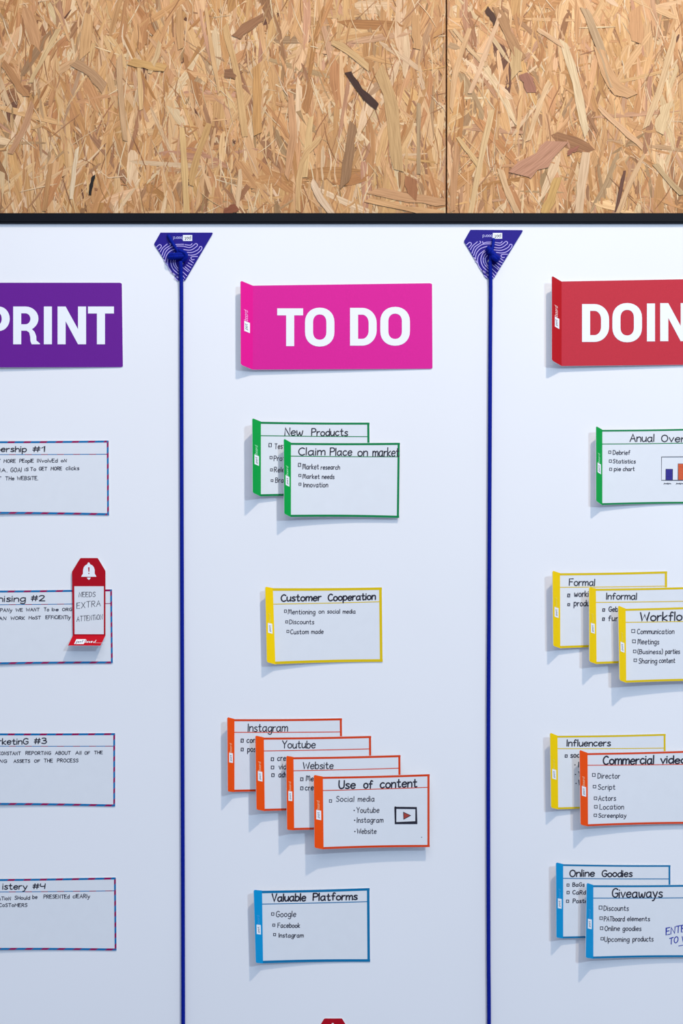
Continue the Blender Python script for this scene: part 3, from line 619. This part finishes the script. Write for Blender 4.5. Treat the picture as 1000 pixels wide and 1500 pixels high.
header_sign('magenta', 'bright magenta sign reading TO DO in white capitals, at the head of the middle column', (370.3, 418.4), (632.6, 414.8), (633.3, 540.2), (370, 541.5), (352.1, 410.8), (352.4, 534.2), 13,
    [('T', 405.9, 443.8, 451.7, 507), ('O', 446.6, 489.6, 451.5, 506.8), ('D', 512.5, 551.5, 451, 506.3), ('O', 556.8, 600.2, 450.3, 505.6)])
header_sign('red', 'dull red sign with white capitals starting DOIN, cut off at right', (822.2, 412.3), (1085, 407.5), (1086, 533.5), (822.2, 536.2), (808, 403.8), (808, 527.9), 16,
    [('D', 852.2, 891.8, 445.4, 500.9), ('O', 896.6, 940, 444.7, 500.6), ('I', 947.2, 959, 444.5, 500.1), ('N', 966.6, 1008.5, 444, 499.8), ('G', 1013, 1053, 443.6, 499.4)], lift=4.5)

# ---------------------------------------------------------------- red alert tags
TAG = mat('tag_red', (180, 8, 30), .45, .12, .02); TAG2 = mat('tag_red_flap', (196, 6, 28), .45, .12, .02)
def alert_tag(label, ox, oy, base, text, k=1.0):
    def F(px, py): return (ox + (px - 130.4) * k, oy + (py - 817.4) * k)
    root = thing('alert_tag', W(*F(130, 931), 0), label, 'tag', 'red alert tags')
    def T(off, d0=base): return lambda x, y, o: W(*F(x, y), d0 + off + o)
    mb = MB(); mb.poly([[(118.6, 817.4), (142.4, 817.4), (143.6, 818.2), (154, 835.6), (154.4, 837), (154.4, 931), (106.6, 931), (105.4, 838), (105.9, 836.6), (117.2, 818.2)]], T(.9), .9, 0, 1)
    mb.build('body', [TAG, EDGE], root)
    mb = MB(); fl = [[(106.6, 931), base + .9], [(154.4, 931), base + .9], [(147.2, 945.8), base + 13.5], [(99.6, 945.6), base + 13.5]]
    def fp(s, t, off=0):
        a = [fl[0][0][i] + (fl[1][0][i] - fl[0][0][i]) * s for i in (0, 1)]; b = [fl[3][0][i] + (fl[2][0][i] - fl[3][0][i]) * s for i in (0, 1)]
        d = fl[0][1] + (fl[2][1] - fl[0][1]) * t
        p = W(*F(a[0] + (b[0] - a[0]) * t, a[1] + (b[1] - a[1]) * t), d); return p + Vector((0, -.78, .62)) * off / 1000
    mb.slab([[fp(s / 4, t / 3) for t in range(4)] for s in range(5)], .0008); f = mb.build('flap', [TAG2, EDGE], root)
    mb = MB(); mb.poly([[(108.8, 858.8), (152, 858.8), (152, 929), (109.2, 929)]], T(1.05)); mb.build('note_field', SHEET, root)
    K = crop(95, 810, 12.5)
    bell = [K(*p) for p in [(412, 205), (418, 180), (435, 173), (452, 180), (460, 205), (500, 225), (530, 260), (546, 310), (546, 380), (575, 425), (575, 436), (302, 436), (302, 425), (330, 380), (332, 310), (345, 262), (372, 228)]]
    ex = [K(*p) for p in [(424, 262), (452, 262), (448, 345), (430, 345)]]; dt = [K(438 + 12 * math.cos(a), 376 + 12 * math.sin(a)) for a in [q * math.pi / 4 for q in range(8)]]
    mb = MB(); mb.poly([bell, ex, dt], T(1.05)); mb.poly([[K(*p) for p in [(405, 450), (472, 450), (462, 475), (438, 492), (414, 475)]]], T(1.05)); mb.build('bell_symbol', PRINT, root)
    def lg(x0, x1, t0, t1, m, n):
        mb = MB(); mb.add([fp(x0, t0, .2), fp(x1, t0, .2), fp(x1, t1, .2), fp(x0, t1, .2)], [(0, 1, 2, 3)]); mb.build(n, m, f)
    lg(.165, .46, .37, .86, PRINT, 'logo_plate')
    for w_, a, b, m in (('pat', .215, .41, PEN), ('board.', .485, .80, PRINT)):
        mb = MB(); gl, tot = layout(w_)
        for g in gl:
            for st in g: mb.ribbon([(a + (b - a) * x / tot, .74 - .30 * y / 8) for x, y in [(q[0], q[1]) for q in st]], .018, lambda X, Y, o: fp(X, Y, .28 + o), False)
        mb.build('logo_lettering', m, f)
    if text:
        K = crop(0, 800, 5); mb = MB()
        for t_, x0, b0, x1, h, b1 in text:
            p, q = K(x0, b0), K(x1, b1); write(mb, t_, p[0], p[1], q[0], h / 5, .8, T(1.15), q[1])
        mb.build('note_handwriting', PEN, root)
    return root
alert_tag('red bell tag with the note Needs Extra Attention, overlapping the Organising card', 130.4, 817.4, 2.6,
          [('NEEDS', 578, 372, 697, 34, 370), ('EXTRA', 562, 458, 735, 42, 440), ('ATTENTiON', 562, 552, 750, 36, 536)])
alert_tag('dark red tag tip cut off by the bottom edge below the Valuable Platforms card', 487.8, 1491.8, .2, None, 1.02)

# ---------------------------------------------------------------- cord dividers and their magnets
def tube(mb, pts, r, n=10, sub=4):
    P = [Vector(p) for p in spline([tuple(p) for p in pts], sub)] if len(pts) > 2 else [Vector(p) for p in pts]
    V = []; N = len(P); up = Vector((0, -1, 0))
    prev = None
    for i, p in enumerate(P):
        t = (P[min(i + 1, N - 1)] - P[max(i - 1, 0)]).normalized()
        a = (prev - t * prev.dot(t)) if prev else (up - t * up.dot(t))
        if a.length < 1e-4: a = t.orthogonal()
        a.normalize(); b = t.cross(a); prev = a
        V += [p + a * r * math.cos(2 * math.pi * k / n) + b * r * math.sin(2 * math.pi * k / n) for k in range(n)]
    F = [(i * n + k, i * n + (k + 1) % n, (i + 1) * n + (k + 1) % n, (i + 1) * n + k) for i in range(N - 1) for k in range(n)]
    F += [tuple(range(n))[::-1], tuple((N - 1) * n + k for k in range(n))]; mb.add(V, F)
INDIGO = mat('indigo_magnet', (34, 22, 132), .45, .12, .02); LILAC = mat('lilac_print', (196, 180, 238)); STEEL = mat('eyelet_metal', (190, 195, 200), .3, .6)
PRINTS = [
 [(75, 285), (118, 247), (150, 258), (146, 285), (110, 325)], [(135, 360), (170, 300), (245, 235)], [(160, 415), (200, 320), (285, 260), (295, 238), (280, 226)],
 [(185, 450), (225, 350), (300, 288), (380, 268), (500, 270)], [(325, 230), (335, 258), (385, 243), (500, 240)], [(215, 540), (225, 430), (290, 345), (400, 305)],
 [(415, 755), (310, 675), (252, 570), (262, 450), (355, 368)], [(415, 700), (330, 620), (298, 510), (330, 415), (370, 390)], [(415, 655), (352, 580), (335, 500), (370, 425)],
 [(410, 615), (380, 570), (365, 500), (400, 450)], [(300, 677), (350, 700), (410, 765)], [(350, 760), (375, 775), (405, 805)], [(190, 480), (205, 500), (240, 560)],
 [(520, 245), (600, 255), (630, 230)], [(510, 275), (600, 290), (672, 240), (682, 230)], [(500, 322), (610, 330), (700, 275), (715, 245), (692, 228)],
 [(500, 360), (620, 368), (720, 325), (755, 275), (785, 290), (765, 335), (700, 390), (620, 410), (540, 400)],
 [(715, 430), (640, 432), (612, 450), (630, 480), (665, 478)], [(590, 485), (650, 530)], [(570, 530), (632, 565)], [(545, 560), (612, 605)], [(520, 590), (590, 650)], [(470, 590), (570, 668)],
 [(470, 655), (548, 730)], [(468, 705), (520, 770)], [(472, 765), (500, 800)]]
def corner_magnet(label, poly, K, box, word, hole, dy=0):
    root = thing('corner_magnet', W(*poly[0], 0), label, 'magnet', 'indigo corner magnets at the top of the whiteboard')
    T = lambda off: (lambda x, y, o: W(x, y, off + o))
    h = [(hole[0] + 1.5 * math.cos(a), hole[1] + 1.5 * math.sin(a)) for a in [q * math.pi / 5 for q in range(10)]]
    mb = MB(); mb.poly([poly], T(1.3), 1.3, 0, 1); mb.build('plate', [INDIGO, mat('magnet_edge', (60, 50, 140), .5)], root)
    mb = MB(); R = 2.6
    n = 16; V = [W(hole[0] + r * math.cos(2 * math.pi * k / n), hole[1] + r * math.sin(2 * math.pi * k / n), d) for r, d in ((R, 1.35), (R * .8, 1.9), (1.5, 1.9), (1.3, 1.4)) for k in range(n)]
    mb.add(V, [(j * n + k, j * n + (k + 1) % n, (j + 1) * n + (k + 1) % n, (j + 1) * n + k) for j in range(3) for k in range(n)]); mb.build('eyelet', STEEL, root)
    mb = MB()
    for l in PRINTS:
        mb.ribbon([K(x, y + dy) for x, y in spline(l, 5)], 1.05, T(1.42))
    mb.build('fingerprint_pattern', LILAC, root)
    a, b = K(box[0], box[1]), K(box[2], box[3]); mb = MB(); mb.poly([[a, (b[0], a[1]), b, (a[0], b[1])]], T(1.42)); mb.build('logo_plate', PRINT, root)
    def upside(text, x0, x1, y, h, m):       # lettering printed upside down: starts at right, tops point down
        mb = MB(); gl, tot = layout(text)
        for g in gl:
            for st in g: mb.ribbon([(x1 - (x1 - x0) * q[0] / tot, y + q[1] * h / 8) for q in st], .65, T(1.52), False)
        mb.build('logo_lettering', m, root)
    p, q = K(box[0] + 25, box[1] + 30), K(box[2] - 22, 0); upside('pat', p[0], q[0], p[1], 5.2, PEN)
    p, q = K(word[0], word[2]), K(word[1], 0); upside('board.', p[0], q[0], p[1], 4.6, mat('pale_indigo_print', (190, 185, 235)))
    return root
KR = crop(676, 332, 10.638); KL = crop(222, 336, 10.638)
corner_magnet('indigo corner magnet with fingerprint pattern left of the TO DO sign', [(235, 340.7), (310.6, 340.7), (311.4, 341.4), (311.2, 342.6), (271.5, 410), (270, 411), (261, 411), (259.5, 410), (225.9, 358), (226, 356.5)],
              KL, (488, 88, 632, 180), (330, 482, 115), (265.6, 385.8), -8)
corner_magnet('indigo corner magnet with fingerprint pattern right of the TO DO sign', [(688.8, 336.6), (764.6, 337), (765.3, 337.8), (765, 339), (723.6, 406.4), (722, 407.6), (712.8, 407.8), (711.2, 406.8), (679.5, 354.2), (679.6, 352.6)],
              KR, (485, 98, 630, 188), (318, 478, 128), KR(430, 540), 0)
R_ = .00285
def cord(label, path, knot, tail):
    root = thing('divider_cord', W(*path[-1], 0), label, 'cord', 'blue cords dividing the columns')
    mb = MB(); tube(mb, [W(x, y, d) for x, y, d in path3(path)], R_); mb.build('strand', CORD, root, True)
    mb = MB()
    for k in knot: tube(mb, [W(*p) for p in k[0]], k[1] / 1000, sub=5)
    mb.build('knot', CORD, root, True)
    mb = MB(); tube(mb, [W(*p) for p in tail], .0024); mb.build('tail', CORD, root, True)
def path3(p): return [(x, y, (6.5 if i == 0 else 4.6 if i == 1 else 3.2)) for i, (x, y) in enumerate(p)]
def loops(cx, cy, ax, ad, ang, n_turn, pitch, d0):
    """a cord wound n_turn times round an axis; ang = tilt of the long side of the coil"""
    out = []; N = int(12 * n_turn)
    for k in range(N + 1):
        a = 2 * math.pi * k / 12; t = (k / N - .5) * pitch
        u = ax * math.cos(a); c_, s_ = math.cos(ang), math.sin(ang)
        out.append((cx + u * c_ - t * s_, cy + u * s_ + t * c_, d0 + ad * math.sin(a)))
    return out
cord('blue cord hanging from the left corner magnet, dividing left and middle columns', [(264.5, 383), (265, 400), (265.6, 425), (265.7, 520), (266, 700), (266.6, 900), (267.2, 1100), (267.8, 1300), (268.2, 1500), (268.6, 1849)],
     [(loops(259, 375.4, 11, 3.6, -.02, 2.05, 5.8, 6.0), 3.1), ([(262, 367, 6), (267, 369, 9.5), (272, 372, 10), (272, 378, 8), (267, 382, 5)], 2.9)],
     [(246.4, 344.6, 1.6), (248, 348, 3.6), (254, 358, 4.6), (261, 369, 6), (264, 376, 7)])
cord('blue cord hanging from the right corner magnet, dividing middle and right columns', [(717.5, 383), (718, 400), (718.4, 425), (717.8, 520), (717, 700), (716, 900), (715.2, 1050), (715, 1200), (715.4, 1400), (716, 1500), (716.5, 1849)],
     [(loops(716.6, 366.5, 3.0, 3.4, .9, 1.3, 2.6, 6.8), 3.6), (loops(725.5, 377.5, 3.4, 3.6, .75, 1.5, 3.4, 8), 3.7), ([(719, 368, 8), (722, 372, 10), (726, 376, 10.5)], 3.6)],
     [(722.6, 350.6, 1.6), (722.4, 354, 4.4), (721.4, 362, 6), (719, 372, 7), (718, 384, 6)])
